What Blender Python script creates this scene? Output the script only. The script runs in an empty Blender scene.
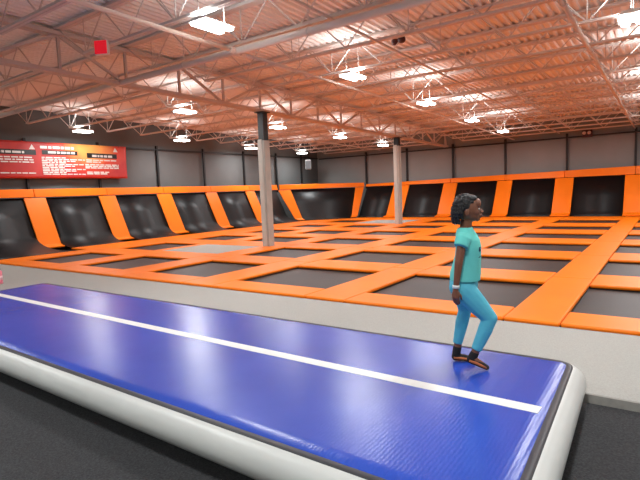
import bpy, bmesh, math, random
from mathutils import Vector, Matrix, Euler
random.seed(7)
C = bpy.context.scene.collection
sc = bpy.context.scene
PI = math.pi

# ------------------------------------------------------------------ helpers
class MB:
    def __init__(s): s.v, s.f, s.m = [], [], []
    def add(s, vs, fs, mi=0):
        b = len(s.v); s.v += [tuple(p) for p in vs]
        for f in fs: s.f.append(tuple(i + b for i in f)); s.m.append(mi)
    def box(s, x0, x1, y0, y1, z0, z1, mi=0):
        s.add([(x0,y0,z0),(x1,y0,z0),(x1,y1,z0),(x0,y1,z0),(x0,y0,z1),(x1,y0,z1),(x1,y1,z1),(x0,y1,z1)],
              [(0,3,2,1),(4,5,6,7),(0,1,5,4),(1,2,6,5),(2,3,7,6),(3,0,4,7)], mi)
    def hexa(s, a, mi=0):
        # eight corners: bottom ring then top ring
        s.add(a, [(0,3,2,1),(4,5,6,7),(0,1,5,4),(1,2,6,5),(2,3,7,6),(3,0,4,7)], mi)
    def bar(s, p, q, w, h, mi=0, up=(0,0,1)):
        p, q = Vector(p), Vector(q); d = (q - p).normalized(); up = Vector(up)
        if abs(d.dot(up)) > .97: up = Vector((1,0,0))
        a = d.cross(up).normalized() * w / 2; b = a.cross(d).normalized() * h / 2
        s.hexa([p-a-b, p+a-b, q+a-b, q-a-b, p-a+b, p+a+b, q+a+b, q-a+b], mi)
    def tube(s, pts, r, n=8, mi=0, caps=True):
        pts = [Vector(p) for p in pts]; rr = r if isinstance(r, (list, tuple)) else [r] * len(pts)
        vs, fs = [], []
        ref = None
        for i, p in enumerate(pts):
            d = (pts[min(i+1, len(pts)-1)] - pts[max(i-1, 0)]).normalized()
            if ref is None or abs(ref.dot(d)) > .95:
                ref = Vector((0,0,1)) if abs(d.z) < .9 else Vector((1,0,0))
            a = d.cross(ref).normalized(); b = d.cross(a).normalized()
            for k in range(n):
                t = 2*PI*k/n; vs.append(p + (a*math.cos(t) + b*math.sin(t)) * rr[i])
        for i in range(len(pts)-1):
            for k in range(n):
                fs.append((i*n+k, i*n+(k+1)%n, (i+1)*n+(k+1)%n, (i+1)*n+k))
        if caps:
            fs.append(tuple(range(n))[::-1]); fs.append(tuple((len(pts)-1)*n+k for k in range(n)))
        s.add(vs, fs, mi)
    def ellipsoid(s, c, r, nu=16, nv=10, rot=None, mi=0):
        vs, fs = [], []; c = Vector(c)
        R = rot or Matrix.Identity(3)
        for j in range(1, nv):
            ph = PI*j/nv
            for i in range(nu):
                t = 2*PI*i/nu
                vs.append(c + R @ Vector((r[0]*math.sin(ph)*math.cos(t), r[1]*math.sin(ph)*math.sin(t), r[2]*math.cos(ph))))
        T = len(vs); vs.append(c + R @ Vector((0,0,r[2]))); vs.append(c - R @ Vector((0,0,r[2])))
        for j in range(nv-2):
            for i in range(nu):
                fs.append((j*nu+i, (j+1)*nu+i, (j+1)*nu+(i+1)%nu, j*nu+(i+1)%nu))
        for i in range(nu):
            fs.append((T, i, (i+1)%nu)); fs.append((T+1, (nv-2)*nu+(i+1)%nu, (nv-2)*nu+i))
        s.add(vs, fs, mi)
    def capsule(s, p, q, r0, r1, n=14):
        p, q = Vector(p), Vector(q); d = (q-p).normalized(); pts, rr = [], []
        for k in range(6):
            a = PI/2*k/5; pts.append(p - d*r0*math.cos(a)*.999); rr.append(max(r0*math.sin(a), r0*.03))
        for k in range(6):
            a = PI/2*k/5; pts.append(q + d*r1*math.sin(a)*.999); rr.append(max(r1*math.cos(a), r1*.03))
        s.tube(pts, rr, n)
    def rings(s, R, n=24, caps=True):
        # R: list of (centre, ax, ay, half_a, half_b)
        vs, fs = [], []
        for c, ax, ay, ha, hb in R:
            c, ax, ay = Vector(c), Vector(ax), Vector(ay)
            for k in range(n):
                t = 2*PI*k/n; vs.append(c + ax*ha*math.cos(t) + ay*hb*math.sin(t))
        for i in range(len(R)-1):
            for k in range(n): fs.append((i*n+k, i*n+(k+1)%n, (i+1)*n+(k+1)%n, (i+1)*n+k))
        if caps:
            fs.append(tuple(range(n))[::-1]); fs.append(tuple((len(R)-1)*n+k for k in range(n)))
        s.add(vs, fs)
    def build(s, name, mats, parent=None, smooth=False, origin=None, bevel=0, seg=2):
        o_ = Vector(origin) if origin is not None else Vector((0,0,0))
        me = bpy.data.meshes.new(name)
        me.from_pydata([Vector(p) - o_ for p in s.v], [], s.f)
        mats = mats if isinstance(mats, (list, tuple)) else [mats]
        for m in mats: me.materials.append(m)
        for p, mi in zip(me.polygons, s.m): p.material_index = mi; p.use_smooth = smooth
        bm = bmesh.new(); bm.from_mesh(me); bmesh.ops.recalc_face_normals(bm, faces=bm.faces); bm.to_mesh(me); bm.free()
        me.update()
        o = bpy.data.objects.new(name, me); C.objects.link(o)
        if parent is not None:
            o.parent = parent
            if origin is not None: o.location = o_ - parent.location
            else: o.location = -parent.location if parent.rotation_euler.z == 0 else (0,0,0)
        elif origin is not None: o.location = o_
        if bevel:
            b = o.modifiers.new('bevel', 'BEVEL'); b.width = bevel; b.segments = seg; b.limit_method = 'ANGLE'
            for p in me.polygons: p.use_smooth = True
            w = o.modifiers.new('wn', 'WEIGHTED_NORMAL'); w.keep_sharp = True
        return o

def tag(o, label, cat, group=None):
    o['label'] = label; o['category'] = cat; o['kind'] = 'thing'
    if group: o['group'] = group
    return o
def thing(name, label, cat, loc, group=None, rz=0):
    o = bpy.data.objects.new(name, None); C.objects.link(o); o.location = loc; o.rotation_euler = (0,0,rz)
    o.empty_display_size = .1
    return tag(o, label, cat, group)
def struct(o): o['kind'] = 'structure'; return o

# ------------------------------------------------------------------ materials
def srgb(r, g, b):
    f = lambda c: (c/255/12.92) if c/255 <= .04045 else ((c/255+.055)/1.055)**2.4
    return (f(r), f(g), f(b), 1)
def mat(name, col, rough=.5, metal=0, spec=.5, nscale=0, namt=.15, bump=0, bscale=60, emit=None, estr=0, stretch=None, coat=0):
    m = bpy.data.materials.new(name); m.use_nodes = True; nt = m.node_tree; b = nt.nodes['Principled BSDF']
    b.inputs['Base Color'].default_value = col; b.inputs['Roughness'].default_value = rough
    b.inputs['Metallic'].default_value = metal; b.inputs['Specular IOR Level'].default_value = spec
    if coat: b.inputs['Coat Weight'].default_value = coat; b.inputs['Coat Roughness'].default_value = .25
    tc = nt.nodes.new('ShaderNodeTexCoord'); src = tc.outputs['Object']
    if stretch:
        mp = nt.nodes.new('ShaderNodeMapping'); mp.inputs['Scale'].default_value = stretch
        nt.links.new(src, mp.inputs['Vector']); src = mp.outputs['Vector']
    if nscale:
        n = nt.nodes.new('ShaderNodeTexNoise'); n.inputs['Scale'].default_value = nscale; n.inputs['Detail'].default_value = 5
        nt.links.new(src, n.inputs['Vector'])
        r = nt.nodes.new('ShaderNodeMapRange'); r.inputs['From Min'].default_value = .25; r.inputs['From Max'].default_value = .75
        r.inputs['To Min'].default_value = 1-namt; r.inputs['To Max'].default_value = 1+namt
        nt.links.new(n.outputs['Fac'], r.inputs['Value'])
        x = nt.nodes.new('ShaderNodeVectorMath'); x.operation = 'SCALE'; x.inputs[0].default_value = col[:3]
        nt.links.new(r.outputs['Result'], x.inputs['Scale']); nt.links.new(x.outputs['Vector'], b.inputs['Base Color'])
    if bump:
        n2 = nt.nodes.new('ShaderNodeTexNoise'); n2.inputs['Scale'].default_value = bscale; n2.inputs['Detail'].default_value = 3
        nt.links.new(src, n2.inputs['Vector'])
        bp = nt.nodes.new('ShaderNodeBump'); bp.inputs['Strength'].default_value = bump; bp.inputs['Distance'].default_value = .01
        nt.links.new(n2.outputs['Fac'], bp.inputs['Height']); nt.links.new(bp.outputs['Normal'], b.inputs['Normal'])
    if emit:
        b.inputs['Emission Color'].default_value = emit; b.inputs['Emission Strength'].default_value = estr
    return m

M = {}
M['orange'] = mat('orange vinyl', srgb(242,120,12), .45, spec=.22, nscale=1.3, namt=.07, bump=.12, bscale=5)
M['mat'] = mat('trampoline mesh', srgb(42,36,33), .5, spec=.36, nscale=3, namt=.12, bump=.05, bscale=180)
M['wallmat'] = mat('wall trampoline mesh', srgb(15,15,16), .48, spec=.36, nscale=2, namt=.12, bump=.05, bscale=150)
M['rim'] = mat('black frame', srgb(16,15,15), .6)
M['carpet'] = mat('grey carpet', srgb(162,160,154), .95, spec=.1, nscale=90, namt=.12, bump=.25, bscale=240)
M['edge'] = mat('carpet edge', srgb(150,147,140), .8, nscale=30, namt=.1)
M['rubber'] = mat('black rubber', srgb(55,55,56), .9, spec=.25, nscale=75, namt=.5, bump=.7, bscale=110)
M['wallL'] = mat('grey curtain wall', srgb(94,97,97), .8, nscale=.8, namt=.12)
M['wallB'] = mat('grey painted block', srgb(130,132,131), .85, nscale=.7, namt=.08)
M['deck'] = mat('painted steel deck', srgb(240,234,228), .6, spec=.3, nscale=.6, namt=.05)
M['steel'] = mat('painted joist steel', srgb(214,205,198), .5, spec=.4)
M['girder'] = mat('painted girder steel', srgb(205,194,186), .5, spec=.4)
M['pipe'] = mat('white pipe', srgb(228,216,206), .4)
M['black'] = mat('black steel', srgb(18,18,19), .5)
M['post'] = mat('black post', srgb(22,22,24), .6)
M['pillar'] = mat('beige padding', srgb(186,186,178), .6, nscale=4, namt=.1, stretch=(1,1,.3))
M['pillar2'] = mat('beige padding strip', srgb(160,160,152), .6, nscale=4, namt=.1)
M['blue'] = None
M['grey_pvc'] = mat('light grey pvc', srgb(198,199,194), .38, spec=.5, nscale=2.2, namt=.06, bump=.15, bscale=4)
M['piping'] = mat('dark seam tape', srgb(44,44,48), .5)
M['white'] = mat('white line', srgb(222,222,216), .45)
M['red'] = mat('red vinyl', srgb(196,40,32), .45)
M['skin'] = mat('brown skin', srgb(122,76,55), .5, spec=.4, nscale=14, namt=.06)
M['lip'] = mat('lip', srgb(104,56,50), .65)
M['hair'] = mat('black hair', srgb(22,18,17), .55, nscale=60, namt=.4, bump=.8, bscale=90)
M['legging'] = mat('blue leggings', srgb(84,176,196), .7, spec=.3, nscale=8, namt=.05, bump=.15, bscale=16, stretch=(1,1,2.5))
M['sock'] = mat('black sock', srgb(22,20,22), .85, nscale=90, namt=.2)
M['sockstripe'] = mat('orange brown sock side', srgb(176,98,52), .7)
M['eye'] = mat('eye white', srgb(172,166,160), .5)
M['iris'] = mat('dark iris', srgb(25,15,12), .2)
M['tube'] = mat('lit tube', (1,1,1,1), .5, emit=(1,.98,.94,1), estr=16)
M['fixture'] = mat('white fixture', srgb(235,235,230), .4)
M['redlit'] = mat('lit red panel', srgb(215,25,40), .4, emit=srgb(235,25,45), estr=.55)
M['darkred'] = mat('dark red enamel', srgb(70,14,16), .35)
M['clear'] = mat('frosted lamp', srgb(225,205,200), .3)
M['speaker'] = mat('grey speaker', srgb(150,150,150), .5)
M['grille'] = mat('speaker grille', srgb(70,72,74), .7, nscale=60, namt=.3)
M['pink'] = mat('pink bottle', srgb(226,120,140), .4)
M['pinkband'] = mat('pale pink band', srgb(238,190,196), .4)

def blue_mat():
    m = bpy.data.materials.new('blue pvc'); m.use_nodes = True; nt = m.node_tree; b = nt.nodes['Principled BSDF']
    tc = nt.nodes.new('ShaderNodeTexCoord')
    n = nt.nodes.new('ShaderNodeTexNoise'); n.inputs['Scale'].default_value = 1.1; n.inputs['Detail'].default_value = 4
    nt.links.new(tc.outputs['Object'], n.inputs['Vector'])
    cr = nt.nodes.new('ShaderNodeValToRGB'); e = cr.color_ramp.elements
    e[0].position, e[0].color = .3, srgb(34,66,158); e[1].position, e[1].color = .7, srgb(42,76,176)
    nt.links.new(n.outputs['Fac'], cr.inputs['Fac']); nt.links.new(cr.outputs['Color'], b.inputs['Base Color'])
    b.inputs['Roughness'].default_value = .27; b.inputs['Specular IOR Level'].default_value = .34
    # woven drop-stitch ribs across the track, wavering
    w = nt.nodes.new('ShaderNodeTexWave'); w.wave_type = 'BANDS'; w.bands_direction = 'X'
    w.inputs['Scale'].default_value = 14; w.inputs['Distortion'].default_value = 2.5; w.inputs['Detail'].default_value = 2; w.inputs['Detail Scale'].default_value = 2.2
    nt.links.new(tc.outputs['Object'], w.inputs['Vector'])
    n2 = nt.nodes.new('ShaderNodeTexNoise'); n2.inputs['Scale'].default_value = 22; n2.inputs['Detail'].default_value = 2
    nt.links.new(tc.outputs['Object'], n2.inputs['Vector'])
    ad = nt.nodes.new('ShaderNodeMath'); ad.operation = 'ADD'
    nt.links.new(w.outputs['Fac'], ad.inputs[0]); nt.links.new(n2.outputs['Fac'], ad.inputs[1])
    bp = nt.nodes.new('ShaderNodeBump'); bp.inputs['Strength'].default_value = .055; bp.inputs['Distance'].default_value = .01
    nt.links.new(ad.outputs[0], bp.inputs['Height']); nt.links.new(bp.outputs['Normal'], b.inputs['Normal'])
    return m
M['blue'] = blue_mat()

def shirt_mat():
    m = mat('turquoise tee', srgb(108,208,198), .8, spec=.2, nscale=6, namt=.05, bump=.25, bscale=14)
    nt = m.node_tree; b = nt.nodes['Principled BSDF']
    tc = nt.nodes.new('ShaderNodeTexCoord'); sp = nt.nodes.new('ShaderNodeSeparateXYZ'); nt.links.new(tc.outputs['Object'], sp.inputs[0])
    def rng(sock, lo, hi):
        a = nt.nodes.new('ShaderNodeMath'); a.operation = 'GREATER_THAN'; a.inputs[1].default_value = lo; nt.links.new(sock, a.inputs[0])
        c = nt.nodes.new('ShaderNodeMath'); c.operation = 'LESS_THAN'; c.inputs[1].default_value = hi; nt.links.new(sock, c.inputs[0])
        p = nt.nodes.new('ShaderNodeMath'); p.operation = 'MULTIPLY'; nt.links.new(a.outputs[0], p.inputs[0]); nt.links.new(c.outputs[0], p.inputs[1]); return p.outputs[0]
    n = nt.nodes.new('ShaderNodeTexNoise'); n.inputs['Scale'].default_value = 45; nt.links.new(tc.outputs['Object'], n.inputs['Vector'])
    g = nt.nodes.new('ShaderNodeMath'); g.operation = 'GREATER_THAN'; g.inputs[1].default_value = .5; nt.links.new(n.outputs['Fac'], g.inputs[0])
    cur = g.outputs[0]
    for q in (rng(sp.outputs['X'], .045, 1), rng(sp.outputs['Y'], -.075, .075), rng(sp.outputs['Z'], .79, .865)):
        k = nt.nodes.new('ShaderNodeMath'); k.operation = 'MULTIPLY'; nt.links.new(cur, k.inputs[0]); nt.links.new(q, k.inputs[1]); cur = k.outputs[0]
    mx = nt.nodes.new('ShaderNodeMix'); mx.data_type = 'RGBA'
    old = b.inputs['Base Color'].links[0].from_socket
    nt.links.new(cur, mx.inputs[0]); nt.links.new(old, mx.inputs[6]); mx.inputs[7].default_value = srgb(40,44,70)
    nt.links.new(mx.outputs[2], b.inputs['Base Color'])
    return m
M['shirt'] = shirt_mat()

def banner_mat():
    # printed vinyl: red cloth with orange light burst towards the top centre
    m = mat('printed red vinyl', srgb(190,40,34), .5)
    nt = m.node_tree; b = nt.nodes['Principled BSDF']; tc = nt.nodes.new('ShaderNodeTexCoord')
    mp = nt.nodes.new('ShaderNodeMapping'); mp.inputs['Location'].default_value = (0, -.95, -.5); mp.inputs['Scale'].default_value = (0, .62, .9)
    nt.links.new(tc.outputs['Object'], mp.inputs['Vector'])
    g = nt.nodes.new('ShaderNodeTexGradient'); g.gradient_type = 'SPHERICAL'; nt.links.new(mp.outputs['Vector'], g.inputs['Vector'])
    n = nt.nodes.new('ShaderNodeTexNoise'); n.inputs['Scale'].default_value = 2; nt.links.new(tc.outputs['Object'], n.inputs['Vector'])
    ad = nt.nodes.new('ShaderNodeMath'); ad.operation = 'MULTIPLY_ADD'; ad.inputs[1].default_value = .25; nt.links.new(n.outputs['Fac'], ad.inputs[0]); nt.links.new(g.outputs['Fac'], ad.inputs[2])
    cr = nt.nodes.new('ShaderNodeValToRGB'); e = cr.color_ramp.elements
    e[0].position, e[0].color = .08, srgb(172,30,28); e[1].position, e[1].color = .85, srgb(250,176,92)
    x = e.new(.45); x.color = srgb(214,70,46)
    nt.links.new(ad.outputs[0], cr.inputs['Fac']); nt.links.new(cr.outputs['Color'], b.inputs['Base Color'])
    return m
M['banner'] = banner_mat()

# ------------------------------------------------------------------ setting
XL, XR, YF, YB = -18.1, 6.0, -5.0, 25.6
FZ = -.09
dz = lambda y: 4.90 - .018*y            # roof deck falls towards the back
b = MB(); b.box(XL-.2, XR+.2, YF-.2, YB+.2, FZ-.2, FZ); struct(b.build('floor', M['rubber']))
# carpeted platform in front of the court
b = MB()
b.box(-8.6, XR, 3.93, 5.66, FZ, -.03); b.box(XL, -8.6, 3.0, 5.66, FZ, -.03)
struct(b.build('floor_carpet', M['carpet']))
b = MB(); b.hexa([(-8.6,3.90,FZ),(XR,3.90,FZ),(XR,3.93,FZ),(-8.6,3.93,FZ),(-8.6,3.915,-.032),(XR,3.915,-.032),(XR,3.93,-.032),(-8.6,3.93,-.032)])
struct(b.build('trim_1', M['edge']))
b = MB(); b.box(XL-.2, XL, YF, YB, FZ, 5.2); struct(b.build('wall_left', M['wallL']))
b = MB(); b.box(XL, XR, YB, YB+.2, FZ, 5.2); struct(b.build('wall_back', M['wallB']))
b = MB(); b.box(XR, XR+.2, YF, YB, FZ, 5.2); struct(b.build('wall_right', M['wallB']))
b = MB(); b.box(XL, XR, YF-.2, YF, FZ, 5.2); struct(b.build('wall_front', M['wallB']))
# corrugated roof deck
vs, fs = [], []
p = .155; x = XL; prof = []
while x < XR:
    prof += [(x, 0), (x+.05, 0), (x+.066, .05), (x+.139, .05)]; x += p
for (x, z) in prof:
    vs.append((x, YF, dz(YF)+z)); vs.append((x, YB, dz(YB)+z))
for i in range(len(prof)-1): fs.append((2*i, 2*i+1, 2*i+3, 2*i+2))
b = MB(); b.add(vs, fs); struct(b.build('ceiling', M['deck']))

# posts and rail of the wall netting frame (black trim)
tn = 2
for y in (5.5, 8.25, 10.9, 13.6, 16.2, 18.9, 21.5, 23.8):
    b = MB(); b.box(-18.05, -17.97, y-.04, y+.04, 1.6, 3.75); struct(b.build('trim_%d' % tn, M['post'])); tn += 1
b = MB(); b.box(-18.05, -17.98, 4, 25.5, 3.56, 3.62); struct(b.build('trim_%d' % tn, M['post'])); tn += 1
for x in (-14.56, -11.96, -9.34, -6.68, -3.93, -1.25, 1.4, 4.0):
    b = MB(); b.box(x-.045, x+.045, 25.46, 25.55, 1.6, 3.72); struct(b.build('trim_%d' % tn, M['post'])); tn += 1
b = MB(); b.box(-17.9, XR, 25.48, 25.55, 3.51, 3.57); struct(b.build('trim_%d' % tn, M['post'])); tn += 1

# ------------------------------------------------------------------ roof steel
GX = -9.6
JY = [10.87 + 1.422*k for k in range(-10, 11)]
JY = [y for y in JY if YF+.3 < y < YB-.2]
def joist(y, x0, x1, idx, side):
    zt = dz(y); zb = zt - .66
    root = bpy.data.objects.new('roof_joist', None); C.objects.link(root); root.location = (x0, y, zb); root['kind'] = 'structure'
    t = MB()
    for s in (-.045, .045):
        t.box(x0, x1, y+s-.04, y+s+.04, zt-.05, zt-.003)
    t.build('top_chord', M['steel'], root)
    bo = MB()
    for s in (-.03, .03): bo.box(x0+.9, x1-.9, y+s-.024, y+s+.024, zb, zb+.04)
    bo.build('bottom_chord', M['steel'], root)
    w = MB(); n = max(2, round((x1-x0-1.8)/1.22)); st = (x1-x0-1.8)/n
    w.tube([(x0+.05, y, zt-.05), (x0+.9, y, zb+.02)], .014, 5); w.tube([(x1-.05, y, zt-.05), (x1-.9, y, zb+.02)], .014, 5)
    for k in range(n):
        a = x0+.9+k*st
        w.tube([(a, y, zb+.02), (a+st/2, y, zt-.03)], .014, 5); w.tube([(a+st/2, y, zt-.03), (a+st, y, zb+.02)], .014, 5)
        w.tube([(a+st/2+.1, y, zt-.03), (a+st, y, zb+.02)] if k % 2 else [(a, y, zb+.02), (a, y, zt-.03)], .011, 5)
    w.build('web', M['steel'], root)
for i, y in enumerate(JY):
    joist(y, XL+.02, GX-.02, i, 'l'); joist(y, GX+.02, XR-.02, i, 'r')
# girder over the two pillars
def gird(X):
    root = bpy.data.objects.new('roof_girder', None); C.objects.link(root); root.location = (X, YF, 4); root['kind'] = 'structure'
    gt = lambda y: dz(y) - .075; gb = lambda y: dz(y) - .87
    t = MB()
    for s in (-.06, .06): t.bar((X+s, YF+.02, gt(YF)-.04), (X+s, YB-.02, gt(YB)-.04), .085, .075)
    t.build('top_chord', M['girder'], root)
    t = MB()
    for s in (-.06, .06): t.bar((X+s, YF+.3, gb(YF)+.04), (X+s, YB-.3, gb(YB)+.04), .085, .075)
    t.build('bottom_chord', M['girder'], root)
    w = MB(); y = 10.87 - 1.422*11 + .0
    while y < YB-1.5:
        a, m_, c_ = y, y+1.422, y+2.844
        if a > YF+.2:
            w.bar((X, a, gb(a)+.05), (X, m_, gt(m_)-.05), .06, .05); w.bar((X, m_, gt(m_)-.05), (X, min(c_, YB-.3), gb(c_)+.05), .06, .05)
            w.bar((X, m_, gt(m_)-.05), (X, m_, gb(m_)+.05), .05, .05)
            w.bar((X, a, gt(a)-.05), (X, a, gb(a)+.05), .05, .05)
        y += 2.844
    w.build('web', M['girder'], root)
gird(GX)
# bridging lines under the joists
for k, (x, d) in enumerate(((-1.35, .655), (-4.25, .655), (-13.6, .655), (-4.25, .07), (-13.6, .07), (2.5, .655))):
    b = MB(); b.bar((x, YF+.1, dz(YF)-d-.02), (x, YB-.1, dz(YB)-d-.02), .035, .035); struct(b.build('roof_bridging', M['steel']))

# pillars
def pillar(x, y, zp, label):
    t = thing('pillar', label, 'pillar', (x, y, 0), 'square pillars standing in the court')
    top = dz(y) - .875
    b = MB(); b.box(x-.10, x+.10, y-.10, y+.10, FZ, top); b.box(x-.16, x+.16, y-.16, y+.16, top-.02, top); b.build('steel_column', M['black'], t)
    b = MB(); b.box(x-.125, x+.04, y-.125, y+.125, FZ, zp); b.build('padding', M['pillar'], t, bevel=.012)
    b = MB(); b.box(x+.045, x+.125, y-.12, y+.12, FZ, zp-.03); b.build('padding', M['pillar2'], t, bevel=.012)
pillar(-9.54, 10.87, 3.06, 'beige padded square pillar with black top, nearer and taller of the two in view')
pillar(-9.54, 19.4, 3.36, 'beige padded square pillar farther back, in front of the back wall panels')

# ------------------------------------------------------------------ trampoline court
ORD = ['front', 'second', 'third', 'fourth', 'fifth', 'back']
NTH = ['wall-side', 'first', 'second', 'third', 'fourth', 'fifth', 'sixth']
cols = [(-14.07,-12.36), (-11.43,-9.72), (-8.82,-7.12), (-6.24,-4.39), (-3.59,-1.57), (-.87,1.15)]
cols = [(a-.06, b_+.05) for a, b_ in cols]
rows = [(6.233,7.98), (8.97,10.70), (11.82,13.42), (14.55,16.10), (17.33,18.85), (20.15,22.0)]
rows = [(a, b_+.05) for a, b_ in rows]
ISL = {(1,1), (1,5)}
ZP = .012; ZB = -.055
proto = {}
def trampoline(c, r):
    x0, x1 = cols[c]; y0, y1 = rows[r]; cx, cy = (x0+x1)/2, (y0+y1)/2
    t = thing('trampoline', 'black trampoline bed in the %s row, %s column from the left' % (ORD[r], NTH[c+1]), 'trampoline', (cx, cy, FZ), 'floor trampolines of the court')
    vs, fs = [], []; n = 8
    for j in range(n+1):
        for i in range(n+1):
            u, v = i/n, j/n
            vs.append((x0-.03+u*(x1-x0+.06), y0-.03+v*(y1-y0+.06), ZB - .02*math.sin(PI*u)*math.sin(PI*v)))
    for j in range(n):
        for i in range(n): fs.append((j*(n+1)+i, j*(n+1)+i+1, (j+1)*(n+1)+i+1, (j+1)*(n+1)+i))
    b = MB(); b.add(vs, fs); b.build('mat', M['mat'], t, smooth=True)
    b = MB()
    e = .045
    b.box(x0-e, x0-.002, y0-e, y1+e, FZ, ZP-.06); b.box(x1+.002, x1+e, y0-e, y1+e, FZ, ZP-.06)
    b.box(x0-.002, x1+.002, y0-e, y0-.002, FZ, ZP-.06); b.box(x0-.002, x1+.002, y1+.002, y1+e, FZ, ZP-.06)
    b.build('frame', M['rim'], t)
for r in range(6):
    for c in range(6):
        if (c, r) in ISL:
            x0, x1 = -12.0, -9.69; y0, y1 = (8.97, 10.72) if r == 1 else (19.60, 21.95)
            b = MB(); b.box(x0+.004, x1-.004, y0+.004, y1-.004, FZ, ZP-.006)
            tag(b.build('carpet_island', M['carpet'], origin=((x0+x1)/2, (y0+y1)/2, FZ), bevel=.01),
                'pale grey carpeted square among the trampolines, %s' % ('left of the nearer pillar' if r == 1 else 'beside the foot of the farther pillar'), 'carpet', 'carpeted squares in the court')
        else: trampoline(c, r)
def pad(x0, x1, y0, y1, label, group, zt=ZP, name='floor_pad', notch=None, poly=None):
    g = .004
    b = MB()
    if poly:
        n = len(poly)
        b.add([(x, y, zt-.055) for x, y in poly]+[(x, y, zt) for x, y in poly], [tuple(range(n))[::-1], tuple(range(n, 2*n))]+[(i, (i+1) % n, n+(i+1) % n, n+i) for i in range(n)])
    elif notch:                        # cut out round a pillar standing at the left edge
        nx, n0, n1 = notch
        pl = [(x0+g,y0+g),(x1-g,y0+g),(x1-g,n0),(nx,n0),(nx,n1),(x1-g,n1),(x1-g,y1-g),(x0+g,y1-g)] if nx < -11 else [(x0+g,y0+g),(x1-g,y0+g),(x1-g,y1-g),(x0+g,y1-g),(x0+g,n1),(nx,n1),(nx,n0),(x0+g,n0)]
        b.add([(x, y, zt-.055) for x, y in pl]+[(x, y, zt) for x, y in pl], [tuple(range(8))[::-1], tuple(range(8, 16))]+[(i, (i+1) % 8, 8+(i+1) % 8, 8+i) for i in range(8)])
    else: b.box(x0+g, x1-g, y0+g, y1-g, zt-.055, zt)
    return tag(b.build(name, M['orange'], origin=((x0+x1)/2, (y0+y1)/2, zt-.055), bevel=.02), label, 'pad', group)
ymid = [5.66] + [(rows[r][1]+rows[r+1][0])/2 for r in range(5)] + [23.9]
XW = -16.05
gaps = [(XW, cols[0][0])] + [(cols[c][1], cols[c+1][0]) for c in range(5)] + [(1.20, 1.90)]
GN = ['between the left wall panels and first column of trampolines', 'running back between first and second columns from the left', 'running back between second and third columns from the left', 'running back between third and fourth columns from the left',
      'running back between fourth and fifth columns from the left', 'running back as the walkway right of the child', 'running back at the right picture edge']
for gi, (x0, x1) in enumerate(gaps):
    for r in range(6):
        xx0 = -15.0 if (gi == 0 and r == 0) else x0
        ya, yb = ymid[r], ymid[r+1]
        if gi == 2 and r == 4: yb = 19.56
        if gi == 2 and r == 5: ya = 19.56
        nt_ = (-9.40, 10.735, 11.005) if gi == 2 and r == 1 else (-9.40, 19.265, 19.535) if gi == 2 and r == 4 else None
        if gi == 1 and r in (1, 5): nt_ = (-12.005,) + ((8.965, 10.725) if r == 1 else (19.595, 21.955))
        pad(xx0, x1, ya, yb, 'orange floor pad %s, %s row' % (GN[gi], ORD[r]), 'orange pads running back', notch=nt_,
            poly=[(x0, ya+.004), (x1-.004, ya+.004), (x1-.004, 23.55), (x0, 21.4)] if gi == 0 and r == 5 else None)
for c, (x0, x1) in enumerate(cols):
    pad(x0, x1, 5.66, rows[0][0], 'orange pad along the front edge of the court, %s column from the left' % NTH[c+1], 'orange pads running across')
    for r in range(6):
        y1 = rows[r+1][0] if r < 5 else 23.9
        if c == 1 and r == 4: y1 = 19.595
        pad(x0, x1, rows[r][1], y1, 'orange floor pad running across behind the %s row, %s column from the left' % (ORD[r], NTH[c+1]), 'orange pads running across')

# wall trampolines -------------------------------------------------------
def prism_path(b, prof, a, c, th):
    # prof: list of (d, z, nd, nz) along the section; a,c: functions d->point for the two sides
    n = len(prof); vs = []
    for f in (a, c):
        for (d, z, nd, nz) in prof:
            vs.append(f(d, z)); vs.append(f(d - nd*th, z - nz*th))
    fs = []
    o = 2*n
    for i in range(n-1):
        fs += [(2*i, 2*i+2, o+2*i+2, o+2*i), (2*i+1, o+2*i+1, o+2*i+3, 2*i+3), (2*i, 2*i+1, 2*i+3, 2*i+2), (o+2*i, o+2*i+2, o+2*i+3, o+2*i+1)]
    fs += [(0, o, o+1, 1), (2*n-2, 2*n-1, o+2*n-1, o+2*n-2)]
    b.add(vs, fs)
def section(pts):
    out = []
    for i, (d, z) in enumerate(pts):
        p0 = pts[max(i-1, 0)]; p1 = pts[min(i+1, len(pts)-1)]
        tx, tz = p1[0]-p0[0], p1[1]-p0[1]; l = math.hypot(tx, tz)
        out.append((d, z, tz/l, -tx/l) if False else (d, z, -tz/l*-1, -tx/l*1))
    return out
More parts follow.
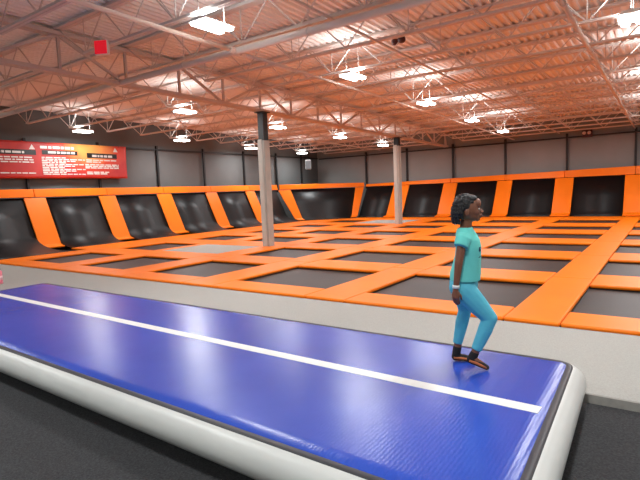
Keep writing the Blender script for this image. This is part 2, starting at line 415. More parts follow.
# d = distance into the room from the wall-top line
def smooth_curve(a, corner, c, n=12):
    # quadratic curve a -> corner -> c
    o = []
    for i in range(n+1):
        t = i/n; o.append(((1-t)**2*a[0]+2*t*(1-t)*corner[0]+t*t*c[0], (1-t)**2*a[1]+2*t*(1-t)*corner[1]+t*t*c[1]))
    return o
def wall_line(P, Q):
    P, Q = Vector((P[0], P[1], 0)), Vector((Q[0], Q[1], 0)); u = (Q-P).normalized(); nrm = Vector((u.y, -u.x, 0))
    L = (Q-P).length
    return P, u, nrm, L
def wall_tramp(P, u, nrm, s0, s1, label, reach=1.75, ztop=1.69, lean=1.05, flat=False, k0=0, k1=0):
    cen = P + u*((s0+s1)/2) + nrm*lean
    t = thing('wall_trampoline', label, 'trampoline', (cen.x, cen.y, FZ), 'leaning wall trampolines')
    if flat:
        pts = [(0, ztop), (lean*.5, ztop*.5+.02), (lean*.86, .24), (lean*.97, .1), (lean+.12, .0)]
    else:
        pts = [(0, ztop), (lean*.4, ztop*.6)] + smooth_curve((lean*.74, ztop*.26), (lean*.98, .02), (reach, .0), 14)
    f = lambda s, k: (lambda d, z: tuple(P + u*(s+k*max(d, 0)) + nrm*d + Vector((0, 0, z))))
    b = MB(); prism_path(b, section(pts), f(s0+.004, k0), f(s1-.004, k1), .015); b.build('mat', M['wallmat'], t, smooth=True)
    for s, k in ((s0+.01, k0), (s1-.07, k1)):
        b = MB()
        prism_path(b, section([(d-.05, z-.05) for d, z in ((0, ztop), (lean*.5, ztop*.5), (lean, .06))]), f(s, k), f(s+.06, k), .04)
        b.build('frame', M['rim'], t)
def slant_pad(P, u, nrm, s0, s1, label, ztop=1.675, lean=1.08, k0=0, k1=0, foot=.3):
    f = lambda s, k: (lambda d, z: tuple(P + u*(s+k*max(d, 0)) + nrm*d + Vector((0, 0, z))))
    pts = [(.0, ztop), (lean*.33, ztop*.66), (lean*.66, ztop*.325), (lean*.92, .10), (lean+.10, .03), (lean+foot, .018)]
    pts = [(d+.035, z+.01) for d, z in pts]
    b = MB(); prism_path(b, section(pts), f(s0, k0), f(s1, k1), .05)
    c = P + u*((s0+s1)/2) + nrm*lean
    tag(b.build('slanted_pad', M['orange'], origin=(c.x, c.y, 0), bevel=.015), label, 'pad', 'slanted orange pads between wall trampolines')
def top_pad(P, u, nrm, s0, s1, label, z0=1.72, z1=1.98, z1b=None):
    f = lambda s, d, z: tuple(P + u*s + nrm*d + Vector((0, 0, z))); z1b = z1 if z1b is None else z1b; g = .006
    b = MB(); b.hexa([f(s0+g,.10,z0), f(s1-g,.10,z0), f(s1-g,-.02,z0), f(s0+g,-.02,z0), f(s0+g,.02,z1), f(s1-g,.02,z1b), f(s1-g,-.2,z1b), f(s0+g,-.2,z1)])
    c = P + u*((s0+s1)/2)
    tag(b.build('top_pad', M['orange'], origin=(c.x, c.y, z0), bevel=.02), label, 'pad', 'orange pads along the top of the wall panels')
# left wall: line x=-17.8 going to the back
P, u, nrm, L = wall_line((-17.65, 5.0), (-17.65, 21.0))
S = lambda y: y - 5.0
lp = [(5.7, 7.87), (8.58, 10.54), (11.22, 13.13), (13.86, 15.80), (16.50, 18.45), (19.12, 20.9)]
LN = ['nearest the camera at the left picture edge', 'second along the left wall', 'third along the left wall', 'fourth along the left wall', 'fifth along the left wall', 'last along the left wall before the corner']
for i, (a, c_) in enumerate(lp):
    wall_tramp(P, u, nrm, S(a), S(c_), 'black leaning wall trampoline, ' + LN[i], reach=(2.6 if i == 0 else 1.55), lean=.85)
    if i: slant_pad(P, u, nrm, S(lp[i-1][1]), S(a), 'slanted orange pad between the %s and %s left wall panels' % (['first','second','third','fourth','fifth'][i-1], ['first','second','third','fourth','fifth','last'][i]), lean=.85, foot=.2)
    e0 = a if i == 0 else (lp[i-1][1]+a)/2; e1 = (c_+lp[i+1][0])/2 if i < 5 else 21.0
    top_pad(P, u, nrm, S(e0), S(e1), 'orange pad topping the left wall panel ' + LN[i].replace(' along the left wall', ''), 1.72, 2.0)
# corner panel
Pc, uc, nc, Lc = wall_line((-17.62, 21.1), (-14.5, 25.2))
wall_tramp(Pc, uc, nc, .66, Lc-.60, 'black leaning wall trampoline set across the far corner', lean=.9, flat=True, k0=.46, k1=-.74)
slant_pad(Pc, uc, nc, -.06, .64, 'slanted orange pad on the left side of the far corner panel', lean=.9, k0=.80, k1=.46, foot=.12)
slant_pad(Pc, uc, nc, Lc-.58, Lc-.04, 'slanted orange pad on the right side of the far corner panel', lean=.9, k0=-.74, k1=-.94, foot=.12)
top_pad(Pc, uc, nc, .06, Lc-.06, 'orange pad topping the angled far corner panel', 1.72, 2.0, 1.96)
# back wall: line y=25.2 going right
Pb, ub, nb, Lb = wall_line((-14.35, 25.2), (3.0, 25.2))
T = lambda x: x + 14.35
bp_ = [(-14.36,-12.62), (-11.67,-9.72), (-8.98,-6.97), (-6.25,-4.35), (-3.58,-1.6), (-.85, 1.1)]
BN = ['first from the far corner', 'second from the corner, beside the farther pillar', 'third from the corner', 'fourth from the corner', 'fifth from the corner', 'at the right picture edge']
zt = lambda x: 1.935 + .0165*(x+10)
for i, (a, c_) in enumerate(bp_):
    wall_tramp(Pb, ub, nb, T(a), T(c_), 'black leaning back wall trampoline, ' + BN[i], flat=True, ztop=1.69, k0=0)
    if i: slant_pad(Pb, ub, nb, T(bp_[i-1][1]), T(a), 'slanted orange pad between the %s and %s back wall panels' % (['first','second','third','fourth','fifth'][i-1], ['first','second','third','fourth','fifth','last'][i]))
    e0 = a-.05 if i == 0 else (bp_[i-1][1]+a)/2; e1 = (c_+bp_[i+1][0])/2 if i < 5 else 1.4
    top_pad(Pb, ub, nb, T(e0), T(e1), 'orange pad topping the back wall panel ' + BN[i], 1.72, zt(e0), zt(e1))

# ------------------------------------------------------------------ air track
def track():
    ZT, ZC, R = .195, .072, .125
    cs = [Vector((-.50, 1.87, 0)), Vector((-.575, 3.86, 0)), Vector((-8.37, 3.93, 0)), Vector((-8.3, 2.0, 0))]
    def path(inset, rad, n=7):
        ctr = sum(cs, Vector())/4; out = []
        for i in range(4):
            a, b_, c_ = cs[i-1], cs[i], cs[(i+1) % 4]
            d1 = (a-b_).normalized(); d2 = (c_-b_).normalized()
            q = b_ + (d1+d2)*inset
            k = max(rad-inset, .02)
            p0, p1 = q+d1*k, q+d2*k
            for j in range(n+1):
                t = j/n; out.append((1-t)**2*p0 + 2*t*(1-t)*q + t*t*p1)
        return out
    t = thing('air_track', 'long blue inflatable tumbling mat with white centre line and pale grey sides', 'air track', (-4.4, 2.9, FZ))
    ring = path(0, .10); N = len(ring)
    # densify long sides
    def dens(rg):
        o = []
        for i, p in enumerate(rg):
            q = rg[(i+1) % len(rg)]; m = max(1, int((q-p).length/.25))
            for k in range(m): o.append(p + (q-p)*k/m)
        return o
    base = dens(ring); N = len(base)
    nr = []
    for i in range(N):
        d = (base[(i+1) % N]-base[i-1]).normalized(); nr.append(Vector((d.y, -d.x, 0)))
    # sides: bulging tube wall from the seam at the top to the floor
    b = MB(); vs, fs = [], []; K = 14; B = .125
    for k in range(K+1):
        a = PI*.5 - PI*k/K
        for i in range(N):
            vs.append(base[i] + nr[i]*(B*max(math.cos(a), 0)**.85 - .05*max(0, -math.sin(a))**1.5) + Vector((0, 0, ZC + R*math.sin(a))))
    for k in range(K):
        for i in range(N): fs.append((k*N+i, k*N+(i+1) % N, (k+1)*N+(i+1) % N, (k+1)*N+i))
    b.add(vs, fs); b.add([vs[K*N+i] for i in range(N)], [tuple(range(N))])
    b.build('side_wall', M['grey_pvc'], t, smooth=True)
    b = MB(); lo = [base[i] - nr[i]*.03 for i in range(N)]
    vs = [p + Vector((0,0,FZ)) for p in lo] + [p + Vector((0,0,ZC-R+.03)) for p in lo]
    b.add(vs, [(i, (i+1) % N, N+(i+1) % N, N+i) for i in range(N)] + [tuple(range(N))[::-1], tuple(range(N, 2*N))])
    b.build('base', M['rim'], t)
    # piping
    b = MB(); vs, fs = [], []
    for off, z in ((.042, ZC+R-.016), (.038, ZC+R-.001), (.024, ZC+R+.003), (.004, ZC+R+.003), (-.02, ZC+R-.008)):
        for i in range(N): vs.append(base[i] + nr[i]*off + Vector((0, 0, z)))
    for k in range(4):
        for i in range(N): fs.append((k*N+i, k*N+(i+1) % N, (k+1)*N+(i+1) % N, (k+1)*N+i))
    b.add(vs, fs); b.build('seam_tape', M['piping'], t, smooth=True)
    # top sheet: grid mapped to the quad, slightly quilted near the edges
    def Q(u_, v): return (cs[3]*(1-u_)+cs[0]*u_)*(1-v) + (cs[2]*(1-u_)+cs[1]*u_)*v
    nx, ny = 160, 44; vs, fs = [], []
    for j in range(ny+1):
        for i in range(nx+1):
            u_, v = i/nx, j/ny; p = Q(u_, v)
            ex, ey = min(u_, 1-u_)*7.8, min(v, 1-v)*2.05
            # round the corners to match the seam
            r_ = .10
            if ex < r_*.45 and ey < r_*.45:
                c0 = Q(.5, .5); p = p + (c0-p).normalized()*(.03*(1-ex/(r_*.45))*(1-ey/(r_*.45)))
            e = min(ex, ey); z = ZC+R-.004 + .017*min(1, e/.045)**.6 + .0012*math.sin(p.x*38+math.sin(p.y*9)*1.3)*(1-min(1, max(0, e-.03)/.3))
            vs.append(p + Vector((0, 0, z)))
    for j in range(ny):
        for i in range(nx): fs.append((j*(nx+1)+i, j*(nx+1)+i+1, (j+1)*(nx+1)+i+1, (j+1)*(nx+1)+i))
    b = MB(); b.add(vs, fs); b.build('top_sheet', M['blue'], t, smooth=True)
    # centre line
    a, c_ = Vector((-8.28, 3.09, ZC+R+.0150)), Vector((-.582, 2.925, ZC+R+.0150))
    d = (c_-a).normalized(); n_ = Vector((-d.y, d.x, 0))*.05
    vs = []; fs = []; m = 60
    for k in range(m+1):
        p = a+(c_-a)*k/m
        vs += [p-n_, p+n_, p+n_-Vector((0,0,.005)), p-n_-Vector((0,0,.005))]
    for k in range(m):
        for q in range(4): fs.append((4*k+q, 4*k+(q+1) % 4, 4*k+4+(q+1) % 4, 4*k+4+q))
    fs += [(0,1,2,3), (4*m+3, 4*m+2, 4*m+1, 4*m)]
    b = MB(); b.add(vs, fs); b.build('centre_line', M['white'], t)
track()

# ------------------------------------------------------------------ child
def child():
    org = Vector((-1.17, 3.47, .211)); ang = math.atan2(.32, .948)
    t = thing('person', 'child walking on the blue mat, turquoise tee, blue leggings, black socks, white wristband', 'person', org, rz=ang)
    def fin(b, name, m, vox, parent=t, sm=4, smooth=True):
        o = b.build(name, m, None, smooth=True); o.parent = parent
        if vox:
            r = o.modifiers.new('re', 'REMESH'); r.mode = 'VOXEL'; r.voxel_size = vox; r.use_smooth_shade = True
            if sm: s = o.modifiers.new('sm', 'SMOOTH'); s.iterations = sm; s.factor = .5
        return o
    HC = Vector((-.002, 0, 1.135))
    # body (one continuous surface)
    b = MB()
    b.ellipsoid(HC, (.088, .070, .088), 24, 16)
    b.ellipsoid((.028, 0, 1.090), (.060, .052, .050), 20, 12)            # jaw
    b.ellipsoid((.064, 0, 1.056), (.020, .024, .016), 12, 8)              # chin
    b.ellipsoid((.066, 0, 1.168), (.026, .050, .036), 14, 10)             # forehead
    for s in (-1, 1): b.ellipsoid((.052, s*.034, 1.108), (.030, .022, .024), 12, 8)   # cheeks
    b.capsule((.080, 0, 1.128), (.099, 0, 1.110), .008, .011)             # nose bridge to tip
    for s in (-1, 1): b.ellipsoid((.092, s*.011, 1.106), (.012, .009, .008), 10, 6)
    b.ellipsoid((.086, 0, 1.084), (.015, .022, .009), 12, 8); b.ellipsoid((.083, 0, 1.073), (.015, .020, .009), 12, 8)
    for s in (-1, 1): b.ellipsoid((-.006, s*.071, 1.105), (.016, .008, .026), 12, 8)
    b.capsule((-.018, 0, .975), (-.004, 0, 1.075), .042, .040)
    b.ellipsoid((-.005, 0, .87), (.070, .105, .11), 20, 12); b.ellipsoid((-.015, 0, .72), (.078, .098, .12), 20, 12); b.ellipsoid((-.032, 0, .60), (.085, .10, .08), 20, 12)
    b.capsule((-.02, -.075, .930), (-.02, .075, .930), .036, .036)
    # right arm (camera side) hanging, left arm behind the body
    b.capsule((-.037, -.126, .915), (-.062, -.152, .768), .031, .029); b.capsule((-.062, -.152, .768), (-.084, -.158, .590), .029, .019)
    b.capsule((-.012, .122, .915), (-.02, .155, .770), .031, .029); b.capsule((-.02, .155, .770), (-.01, .158, .60), .029, .019)
    def hand(w, sgn):
        w = Vector(w)
        b.capsule(w+Vector((-.002, 0, -.010)), w+Vector((-.004, 0, -.055)), .020, .022)
        b.capsule(w+Vector((.012, 0, -.03)), w+Vector((.014, 0, -.058)), .014, .012); b.capsule(w+Vector((-.014, 0, -.03)), w+Vector((-.018, 0, -.055)), .013, .011)
        for k, (dx, ln) in enumerate(((.018, .050), (.006, .060), (-.007, .056), (-.020, .042))):
            p0 = w+Vector((dx, 0, -.060)); p1 = p0+Vector((.003, sgn*.004, -ln*.45)); p2 = p1+Vector((.003, sgn*.012, -ln*.32)); p3 = p2+Vector((0, sgn*.014, -ln*.22))
            b.capsule(p0, p1, .0075, .007, 8); b.capsule(p1, p2, .007, .0065, 8); b.capsule(p2, p3, .0065, .0055, 8)
        p0 = w+Vector((.018, sgn*.006, -.028)); p1 = p0+Vector((.016, sgn*.010, -.026)); p2 = p1+Vector((.003, sgn*.006, -.022))
        b.capsule(p0, p1, .0095, .008, 8); b.capsule(p1, p2, .008, .0065, 8)
    hand((-.084, -.158, .585), 1); hand((-.01, .158, .595), -1)
    # legs
    b.capsule((-.022, -.062, .555), (.140, -.072, .365), .072, .045); b.capsule((.140, -.072, .365), (.038, -.088, .115), .045, .027)
    b.capsule((-.036, .055, .555), (-.028, .055, .380), .072, .044); b.capsule((-.028, .055, .380), (-.084, .055, .105), .044, .027)
    b.capsule((.040, -.088, .115), (.012, -.090, .070), .026, .026); b.capsule((.018, -.090, .075), (.112, -.103, .022), .028, .017)
    b.capsule((-.084, .055, .105), (-.092, .055, .035), .026, .028); b.capsule((-.096, .055, .030), (.02, .060, .018), .027, .016)
    body = fin(b, 'body', M['skin'], .0045, sm=3)
    # eyes
    for s in (-1, 1):
        b = MB(); b.ellipsoid((.0765, s*.030, 1.127), (.0095, .011, .0065), 12, 8); e = fin(b, 'eye', M['eye'], 0)
        b = MB(); b.ellipsoid((.0830, s*.0315, 1.127), (.0050, .0062, .0058), 10, 6); fin(b, 'iris', M['iris'], 0, parent=e)
    b = MB(); b.ellipsoid((.0925, 0, 1.0835), (.0100, .019, .0050), 12, 8); b.ellipsoid((.0890, 0, 1.0735), (.0100, .017, .0055), 12, 8); fin(b, 'lips', M['lip'], 0)
    for s in (-1, 1):
        b = MB(); b.tube([(.079, s*.018, 1.146), (.080, s*.030, 1.149), (.070, s*.045, 1.145)], [.003, .0035, .002], 6); fin(b, 'eyebrow', M['hair'], 0)
    # hair: cap plus rows of twists falling to the nape
    b = MB()
    b.ellipsoid((-.024, 0, 1.155), (.078, .079, .080), 22, 14); b.ellipsoid((.014, 0, 1.200), (.054, .058, .032), 18, 10)
    b.ellipsoid((-.055, 0, 1.108), (.040, .058, .052), 18, 12)
    rnd = random.Random(3)
    for k in range(60):
        a = rnd.uniform(0, 2*PI); el = rnd.uniform(.25, 1.4)
        p = Vector((-.020, 0, 1.153)) + Vector((.079*math.cos(el)*math.cos(a), .078*math.cos(el)*math.sin(a), .082*math.sin(el)))
        if p.x > .045 and p.z < 1.2: continue
        b.ellipsoid(p, (.011, .011, .010), 8, 6)
    hair = fin(b, 'hair', M['hair'], .005, sm=2)
    for k in range(19):
        a = math.radians(100 + 160*k/18); rx, ry = .079, .081
        c_, s_ = math.cos(a), math.sin(a); lo = 1.035 + .035*(c_ > -.45) + rnd.uniform(-.016, .016)
        pts = [(-.018+rx*.75*c_, ry*.75*s_, 1.195), (-.020+rx*1.04*c_, ry*1.04*s_, 1.150), (-.022+rx*1.08*c_, ry*1.06*s_, 1.10), (-.024+rx*.98*c_+rnd.uniform(-.006,.006), ry*.92*s_, (1.1+lo)/2), (-.026+rx*.86*c_+rnd.uniform(-.008,.008), ry*.82*s_, lo)]
        fine, rr = [], []
        for i in range(4):
            for q in range(5):
                f_ = q/5; fine.append(Vector(pts[i]).lerp(Vector(pts[i+1]), f_)); rr.append(.0098+.0022*math.sin((i*5+q)*2.1))
        fine.append(pts[4]); rr.append(.005)
        bb = MB(); bb.tube(fine, rr, 7); fin(bb, 'twist', M['hair'], 0, parent=hair)
    bb = MB(); bb.ellipsoid((-.080, -.030, 1.028), (.008, .008, .008), 8, 6); fin(bb, 'bead', M['white'], 0, parent=hair)
    # tee shirt
    b = MB(); X, Y = (1,0,0), (0,1,0)
    b.rings([((-.016,0,1.000),X,Y,.050,.058), ((-.018,0,.978),X,Y,.060,.085), ((-.012,0,.955),X,Y,.070,.112), ((-.002,0,.915),X,Y,.083,.124), ((.003,0,.86),X,Y,.089,.124), ((.0,0,.80),X,Y,.090,.118),
             ((-.012,0,.73),X,Y,.099,.117), ((-.020,0,.675),X,Y,.107,.121), ((-.024,0,.622),X,Y,.106,.125)], 32)
    for s in (-1, 1):
        ex = -.047 if s < 0 else -.015
        d = Vector((ex+.015, s*.052, -.09)).normalized(); ay = d.cross(Vector((1,0,0))).normalized(); ax = ay.cross(d).normalized()
        b.rings([((-.018, s*.075, .950), ax, ay, .050, .046), ((-.030 if s < 0 else -.015, s*.118, .932), ax, ay, .054, .050), ((ex, s*.152, .878), ax, ay, .049, .044)], 24)
    fin(b, 'tee_shirt', M['shirt'], .006, sm=3)
    # leggings
    b = MB()
    b.ellipsoid((-.033, 0, .595), (.101, .117, .085), 24, 14); b.ellipsoid((-.072, -.048, .575), (.062, .058, .068), 16, 10); b.ellipsoid((-.072, .048, .575), (.062, .058, .068), 16, 10)
    def leg(hip, knee, shin, end, r):
        hip, knee, shin, end = map(Vector, (hip, knee, shin, end))
        mid = hip.lerp(knee, .5)
        b.capsule(hip, mid, r[0], r[1]); b.capsule(mid, knee, r[1], r[2]); b.capsule(knee, shin, r[2]*.98, r[3])
        d = (end-shin).normalized(); ay = d.cross(Vector((1,0,0))).normalized(); ax = ay.cross(d).normalized()
        b.rings([(shin-d*.02, ax, ay, r[3], r[3]), (shin.lerp(end,.5), ax, ay, (r[3]+r[4])/2, (r[3]+r[4])/2), (end, ax, ay, r[4], r[4])], 18)
    leg((-.020, -.060, .545), (.140, -.072, .366), (.106, -.078, .275), (.048, -.087, .138), (.085, .072, .053, .050, .036))
    leg((-.034, .055, .545), (-.027, .055, .385), (-.050, .055, .290), (-.082, .055, .135), (.083, .066, .048, .047, .034))
    fin(b, 'leggings', M['legging'], .006, sm=3)
    # socks
    for nm, an, heel, toe in (('near', (.036,-.088,.108), (.012,-.090,.066), (.116,-.104,.020)), ('far', (-.085,.055,.098), (-.098,.055,.032), (.022,.060,.019))):
        an, heel, toe = Vector(an), Vector(heel), Vector(toe)
        b = MB(); b.capsule(an, heel.lerp(an,.3), .031, .031); b.capsule(heel, heel.lerp(an,.4), .030, .030); b.capsule(heel, heel.lerp(toe,.55), .030, .025); b.capsule(heel.lerp(toe,.5), toe, .026, .019)
        s_ = fin(b, 'sock', M['sock'], .005, sm=2)
        b = MB(); off = Vector((0,-.0225,-.001)); pts = [heel+off+Vector((-.012,0,.0)), heel.lerp(toe,.3)+off*1.02, heel.lerp(toe,.65)+off*.93, toe+off*.72]
        b.tube(pts, [.010,.0115,.010,.006], 8); fin(b, 'sock_side', M['sockstripe'], 0, parent=s_)
    # wristband
    b = MB(); b.tube([(-.0815,-.157,.612), (-.0835,-.158,.590)], .0245, 18); fin(b, 'wristband', M['white'], 0)
child()

# ------------------------------------------------------------------ lamps
def lamp(x, y, z, label, group, power, up=.21):
    t = thing('ceiling_light', label, 'light', (x, y, z), group)
    b = MB()
    b.hexa([(x-.19,y-.30,z),(x+.19,y-.30,z),(x+.19,y+.30,z),(x-.19,y+.30,z),(x-.09,y-.30,z+.05),(x+.09,y-.30,z+.05),(x+.09,y+.30,z+.05),(x-.09,y+.30,z+.05)])
    b.build('housing', M['fixture'], t)
    for s in (-.1, .1):
        b = MB(); b.box(x+s-.06, x+s+.06, y-.29, y+.29, z-.045, z-.002); b.build('tube', M['tube'], t, bevel=.02)
    for s in (-.25, .25):
        b = MB(); b.tube([(x, y+s, z+.05), (x, y+s, dz(y+s)-.01)], .006, 5); b.build('hanger', M['steel'], t)
    for k, (nm, dzz, rot, pw) in enumerate((('lamp_down', -.055, (0,0,0), power), ('lamp_up', .085, (PI,0,0), power*up))):
        l = bpy.data.lights.new(nm, 'AREA'); l.shape = 'RECTANGLE'; l.size = .36; l.size_y = .58; l.energy = pw; l.color = (.96, 1, 1.02)
        o = bpy.data.objects.new(nm, l); C.objects.link(o); o.parent = t; o.location = (0,0,dzz); o.rotation_euler = rot
POW = 84
LR = {'second': [-5.62, 'second row of lights from the right'], 'third': [-11.45, 'third row of lights from the right'], 'left': [-16.62, 'row of lights nearest the left wall']}
vis = [(-5.57,5.34,'bright twin tube ceiling light above the mat, largest in view'), (-5.60,9.36,'twin tube ceiling light, second back in the middle row, behind the thick pipe'), (-5.65,13.38,'twin tube ceiling light, third back in the middle row'),
       (-5.71,17.52,'twin tube ceiling light, fourth back in the middle row'), (-5.73,21.53,'twin tube ceiling light, last in the middle row, close to the back wall'),
       (-11.26,9.56,'twin tube ceiling light left of the nearer pillar, nearest of the row beyond the girder'), (-11.42,13.82,'twin tube ceiling light just right of the nearer pillar top'), (-11.45,17.93,'twin tube ceiling light midway between the two pillar tops'), (-11.71,22.27,'twin tube ceiling light just left of the farther pillar top'),
       (-16.64,9.59,'twin tube ceiling light above the red banner'), (-16.44,13.69,'twin tube ceiling light by the left wall, right of the banner'), (-16.76,18.15,'twin tube ceiling light by the left wall, left of the nearer pillar top'),
       (-16.7,22.2,'faint ceiling light in the far left corner near the loudspeaker'), (-.535,9.19,'glaring ceiling light at the right picture edge')]
out = [(-16.6,4.6),(-.42,13.3),(-.5,17.5),(-.5,21.6),(-.5,5.2),(4.6,5.2),(4.6,9.2),(4.6,13.3),(4.6,18.5),(-.5,1.0),(-5.6,1.0),(-11.3,1.0),(4.6,1.0),(-5.6,-3),(-.5,-3),(-11.3,-3)]
lz = lambda y: 4.02-.018*(y-5)
for x, y, lb in vis: lamp(x, y, lz(y), lb, 'twin tube ceiling lights', POW)
for x, y in out: lamp(x, y, lz(y), 'twin tube ceiling light beyond the edge of the picture', 'ceiling lights out of the picture', POW)

# ------------------------------------------------------------------ pipes
pz = lambda y: 4.0-.018*(y-5)
b = MB(); b.tube([(XL+.05, 6.42, 3.97), (XR-.05, 6.42, 3.97)], .062, 14)
t = thing('main_pipe', 'thick pale pipe crossing under the roof from left to upper right', 'pipe', (GX, 6.42, 3.99))
b.build('pipe', M['pipe'], t, smooth=True)
b = MB()
for x in (-14.2, -11.4, -7.5, -4.6, -2.2, 1, 4):
    b = MB(); b.tube([(x, 6.42, 4.06), (x, 6.42, dz(6.42)-.005)], .008, 5); b.tube([(x-.015, 6.42, 3.97), (x+.015, 6.42, 3.97)], .072, 14)
    b.build('hanger', M['steel'], t)
t = thing('branch_pipe', 'thin white sprinkler pipe running back beside the middle row of lights', 'pipe', (-6.13, 6, 4))
b = MB(); b.tube([(-6.13, -1, pz(-1)-.02), (-6.13, 6.34, pz(6.42)-.02)], .034, 10); b.tube([(-6.13, 6.50, pz(6.42)-.02), (-6.13, 25, pz(25)-.02)], .026, 10); b.build('pipe', M['pipe'], t, smooth=True)
b = MB(); b.tube([(-6.13, 6.24, 3.96), (-6.13, 6.335, 3.96)], .055, 12); b.build('coupling', M['pipe'], t)
b = MB(); b.tube([(-6.13, 6.51, 3.96), (-6.13, 6.60, 3.96)], .05, 12); b.build('coupling', M['pipe'], t)
b = MB()
for y in (3.7, 8.2, 12.4, 16.7, 21):
    b = MB(); b.tube([(-6.13, y, pz(y)), (-6.13, y, dz(y)-.005)], .007, 5); b.build('hanger', M['steel'], t)
t = thing('branch_pipe', 'thin white sprinkler pipe running steeply down the right side of the roof', 'pipe', (-1.27, 12, 4))
b = MB(); b.tube([(-1.27, 6.6, pz(6.6)+.02), (-1.27, 25, pz(25)+.02)], .03, 10); b.build('pipe', M['pipe'], t, smooth=True)
b = MB()
for y in (7.9, 10.8, 15, 19.3):
    b = MB(); b.tube([(-1.27, y, pz(y)+.02), (-1.27, y, dz(y)-.005)], .007, 5); b.tube([(-1.27, y-.05, pz(y)+.02), (-1.27, y+.05, pz(y)+.02)], .042, 10); b.build('hanger', M['steel'], t)

# ------------------------------------------------------------------ signs, banner, speaker, bottle
def banner():
    bx, y0, y1, z0, z1 = -17.86, 5.6, 12.02, 2.37, 3.62
    t = thing('banner', 'long red and orange rules banner with white lettering hung on the left wall', 'banner', (bx, 9, 3))
    nx, nz = 60, 14; vs, fs = [], []
    wav = lambda y, z: .022*math.sin(y*2.1+z*1.7) + .012*math.sin(y*5.3-z*3.1)
    for side in (0, 1):
        for j in range(nz+1):
            for i in range(nx+1):
                y = y0+(y1-y0)*i/nx; z = z0+(z1-z0)*j/nz; vs.append((bx+wav(y, z)-side*.004, y, z))
    n1 = (nx+1)*(nz+1); q = lambda s, i, j: s*n1+j*(nx+1)+i
    for j in range(nz):
        for i in range(nx):
            fs.append((q(0,i,j), q(0,i+1,j), q(0,i+1,j+1), q(0,i,j+1))); fs.append((q(1,i,j), q(1,i,j+1), q(1,i+1,j+1), q(1,i+1,j)))
    for i in range(nx): fs.append((q(0,i,0), q(1,i,0), q(1,i+1,0), q(0,i+1,0))); fs.append((q(0,i,nz), q(0,i+1,nz), q(1,i+1,nz), q(1,i,nz)))
    for j in range(nz): fs.append((q(0,0,j), q(0,0,j+1), q(1,0,j+1), q(1,0,j))); fs.append((q(0,nx,j), q(1,nx,j), q(1,nx,j+1), q(0,nx,j+1)))
    b = MB(); b.add(vs, fs); b.build('cloth', M['banner'], t, smooth=True, origin=(bx, 9, 3))
    # printed bars and lines of lettering (too small to read in the photograph)
    def strip(b, ya, yb, za, zb, off=.006):
        m = max(1, int((yb-ya)/.1)); v, f = [], []
        for k in range(m+1):
            y = ya+(yb-ya)*k/m
            for z in (za, zb): v += [(bx+wav(y, z)+off, y, z)]
        for k in range(m): f.append((2*k, 2*k+2, 2*k+3, 2*k+1))
        b.add(v, f)
    d = MB(); w = MB(); rn = random.Random(5); ws = {}
    def line(ya, yb, z, h):
        y = ya
        while y < yb-.05:
            l = min(rn.uniform(.08, .28), yb-y); strip(ws.setdefault(0 if ya < 8.6 else 1 if ya < 10.1 else 2, MB()), y, y+l, z-h/2, z+h/2, .012); y += l+.035
    strip(d, 5.7, 8.55, 3.17, 3.34); strip(d, 8.75, 10.0, 3.2, 3.35); strip(d, 10.35, 11.6, 3.13, 3.31)
    line(5.8, 8.15, 3.25, .075); line(8.95, 9.9, 3.28, .07); line(10.55, 11.4, 3.21, .08)
    line(8.7, 9.95, 3.45, .09)
    for z in (3.08, 3.0, 2.92): line(5.7, 8.45, z, .04)
    line(5.7, 8.55, 2.55, .035)
    for k in range(11): line(8.72, 9.55+.7*((k*5) % 3)/2, 3.1-.058*k, .034)
    for z in (3.05, 2.98): line(10.3, 11.6 if z > 3 else 10.9, z, .04)
    for z in (2.88, 2.82, 2.76): line(10.25, 11.65, z, .042)
    for z in (2.60, 2.54): line(10.3, 11.2, z, .045)
    for yc, zc in ((8.42, 3.43), (11.55, 3.46)):
        w = MB(); v = [(bx+wav(yc, zc)+.012, yc-.1, zc-.07), (bx+wav(yc, zc)+.012, yc+.1, zc-.07), (bx+wav(yc, zc)+.012, yc, zc+.1)]; w.add(v, [(0,1,2)]); w.build('emblem', M['white'], t)
    d.build('title_bar', M['black'], t)
    for k in ws: ws[k].build('lettering', M['white'], t)
    b = MB()
    for y in (6.2, 8.25, 10.9, 11.7): b.tube([(bx-.09, y, 3.6), (bx-.0, y, 3.6)], .012, 6)
    b.build('tie', M['post'], t)
banner()

def boxthing(name, label, cat, loc, rz): return thing(name, label, cat, loc, rz=rz)
def local(b, name, m, parent, bevel=0):
    o = b.build(name, m, None, bevel=bevel); o.parent = parent; return o
t = boxthing('exit_sign', 'small lit red sign hanging under the roof at upper left', 'sign', (-7.96, 5.03, 4.10), math.radians(28))
b = MB(); b.box(-.12, .12, .0, .07, -.12, .12); local(b, 'housing', M['fixture'], t, .01)
b = MB(); b.box(-.108, .108, -.012, .0, -.108, .108); local(b, 'face', M['redlit'], t)
b = MB(); b.box(-.02, .02, .02, .05, .12, .2); local(b, 'bracket', M['pipe'], t)
t = boxthing('alarm_bell', 'dark red twin alarm under a roof joist near the thick pipe', 'alarm', (-4.55, 9.45, 4.50), math.radians(-15))
b = MB(); b.box(-.13, .13, -.05, .05, .02, .06); b.tube([(0,0,.06), (0,0,.25)], .015, 8); local(b, 'mount', M['pipe'], t)
for s in (-1, 1):
    b = MB(); b.ellipsoid((s*.085, -.01, -.02), (.08, .08, .075)); local(b, 'gong', M['darkred'], t)
t = boxthing('emergency_light', 'small dark emergency light with two lamps high on the back wall', 'emergency light', (-3.1, 25.46, 3.68), 0)
b = MB(); b.box(-.2, .2, -.06, .08, -.09, .12); b.box(-.2, .2, -.02, .135, -.2, -.09); local(b, 'housing', M['darkred'], t, .015)
for s in (-1, 1):
    b = MB(); b.ellipsoid((s*.1-.02, -.085, -.01), (.075, .05, .075)); local(b, 'lamp_head', M['clear'], t)
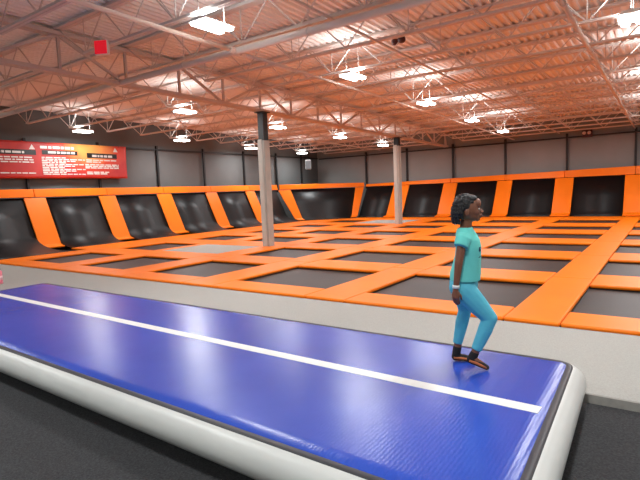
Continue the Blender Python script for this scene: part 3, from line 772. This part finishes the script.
t = boxthing('speaker', 'grey loudspeaker box hung high in the far left corner', 'speaker', (-17.2, 23.4, 3.12), math.radians(35))
b = MB(); b.hexa([(-.17,-.12,-.28),(.17,-.12,-.28),(.13,.16,-.28),(-.13,.16,-.28),(-.17,-.19,.28),(.17,-.19,.28),(.13,.16,.28),(-.13,.16,.28)]); local(b, 'cabinet', M['speaker'], t, .015)
b = MB(); b.hexa([(-.15,-.135,-.26),(.15,-.135,-.26),(.15,-.115,-.26),(-.15,-.115,-.26),(-.15,-.2,.2),(.15,-.2,.2),(.15,-.17,.2),(-.15,-.17,.2)]); local(b, 'grille', M['grille'], t)
b = MB(); b.tube([(0,.02,.26),(0,.02,1.34)], .02, 8); local(b, 'pole', M['post'], t)
t = thing('bottle', 'pink drinks bottle with dark cap standing on carpet at the left edge', 'bottle', (-10.72, 4.17, -.03))
b = MB(); L_ = [(.0,.085),(.01,.092),(.11,.092)]
b.tube([(-10.72,4.17,-.03+h) for h, r in ((0,0),(.004,.085),(.02,.092),(.24,.09),(.27,.06),(.28,.055))], [.08,.088,.092,.09,.06,.055], 20); b.build('body', M['pink'], t, smooth=True)
b = MB(); b.tube([(-10.72,4.17,.05),(-10.72,4.17,.13)], .0935, 20); b.build('band', M['pinkband'], t, smooth=True)
b = MB(); b.tube([(-10.72,4.17,.245),(-10.72,4.17,.255),(-10.72,4.17,.30)], [.06,.066,.06], 16); b.build('cap', M['black'], t)

# ------------------------------------------------------------------ world and camera
w = bpy.data.worlds.new('world'); sc.world = w; w.use_nodes = True
w.node_tree.nodes['Background'].inputs[0].default_value = (1, .97, .93, 1); w.node_tree.nodes['Background'].inputs[1].default_value = .05
f, pitch, roll, yaw = 495.753, math.radians(-5.4933), math.radians(-2.32290), math.radians(-35.32044)
fw = Vector((math.sin(yaw)*math.cos(pitch), math.cos(yaw)*math.cos(pitch), math.sin(pitch))); rt = Vector((math.cos(yaw), -math.sin(yaw), 0)); up = rt.cross(fw)
r2 = rt*math.cos(roll) + up*math.sin(roll); u2 = -rt*math.sin(roll) + up*math.cos(roll)
cd = bpy.data.cameras.new('camera'); cam = bpy.data.objects.new('camera', cd); C.objects.link(cam)
cam.matrix_world = Matrix(((r2.x, u2.x, -fw.x, 0), (r2.y, u2.y, -fw.y, 0), (r2.z, u2.z, -fw.z, 1.5), (0, 0, 0, 1)))
cd.sensor_width = 36; cd.lens = 36*f/640; cd.clip_start = .05; cd.clip_end = 200
sc.camera = cam
sc.view_settings.view_transform = 'Standard'; sc.view_settings.look = 'None'; sc.view_settings.gamma = 1; sc.view_settings.exposure = 0
sc.view_settings.use_curve_mapping = False
sc.cycles.max_bounces = 8; sc.cycles.diffuse_bounces = 5; sc.cycles.glossy_bounces = 3; sc.cycles.sample_clamp_indirect = 6
sc.cycles.use_denoising = True
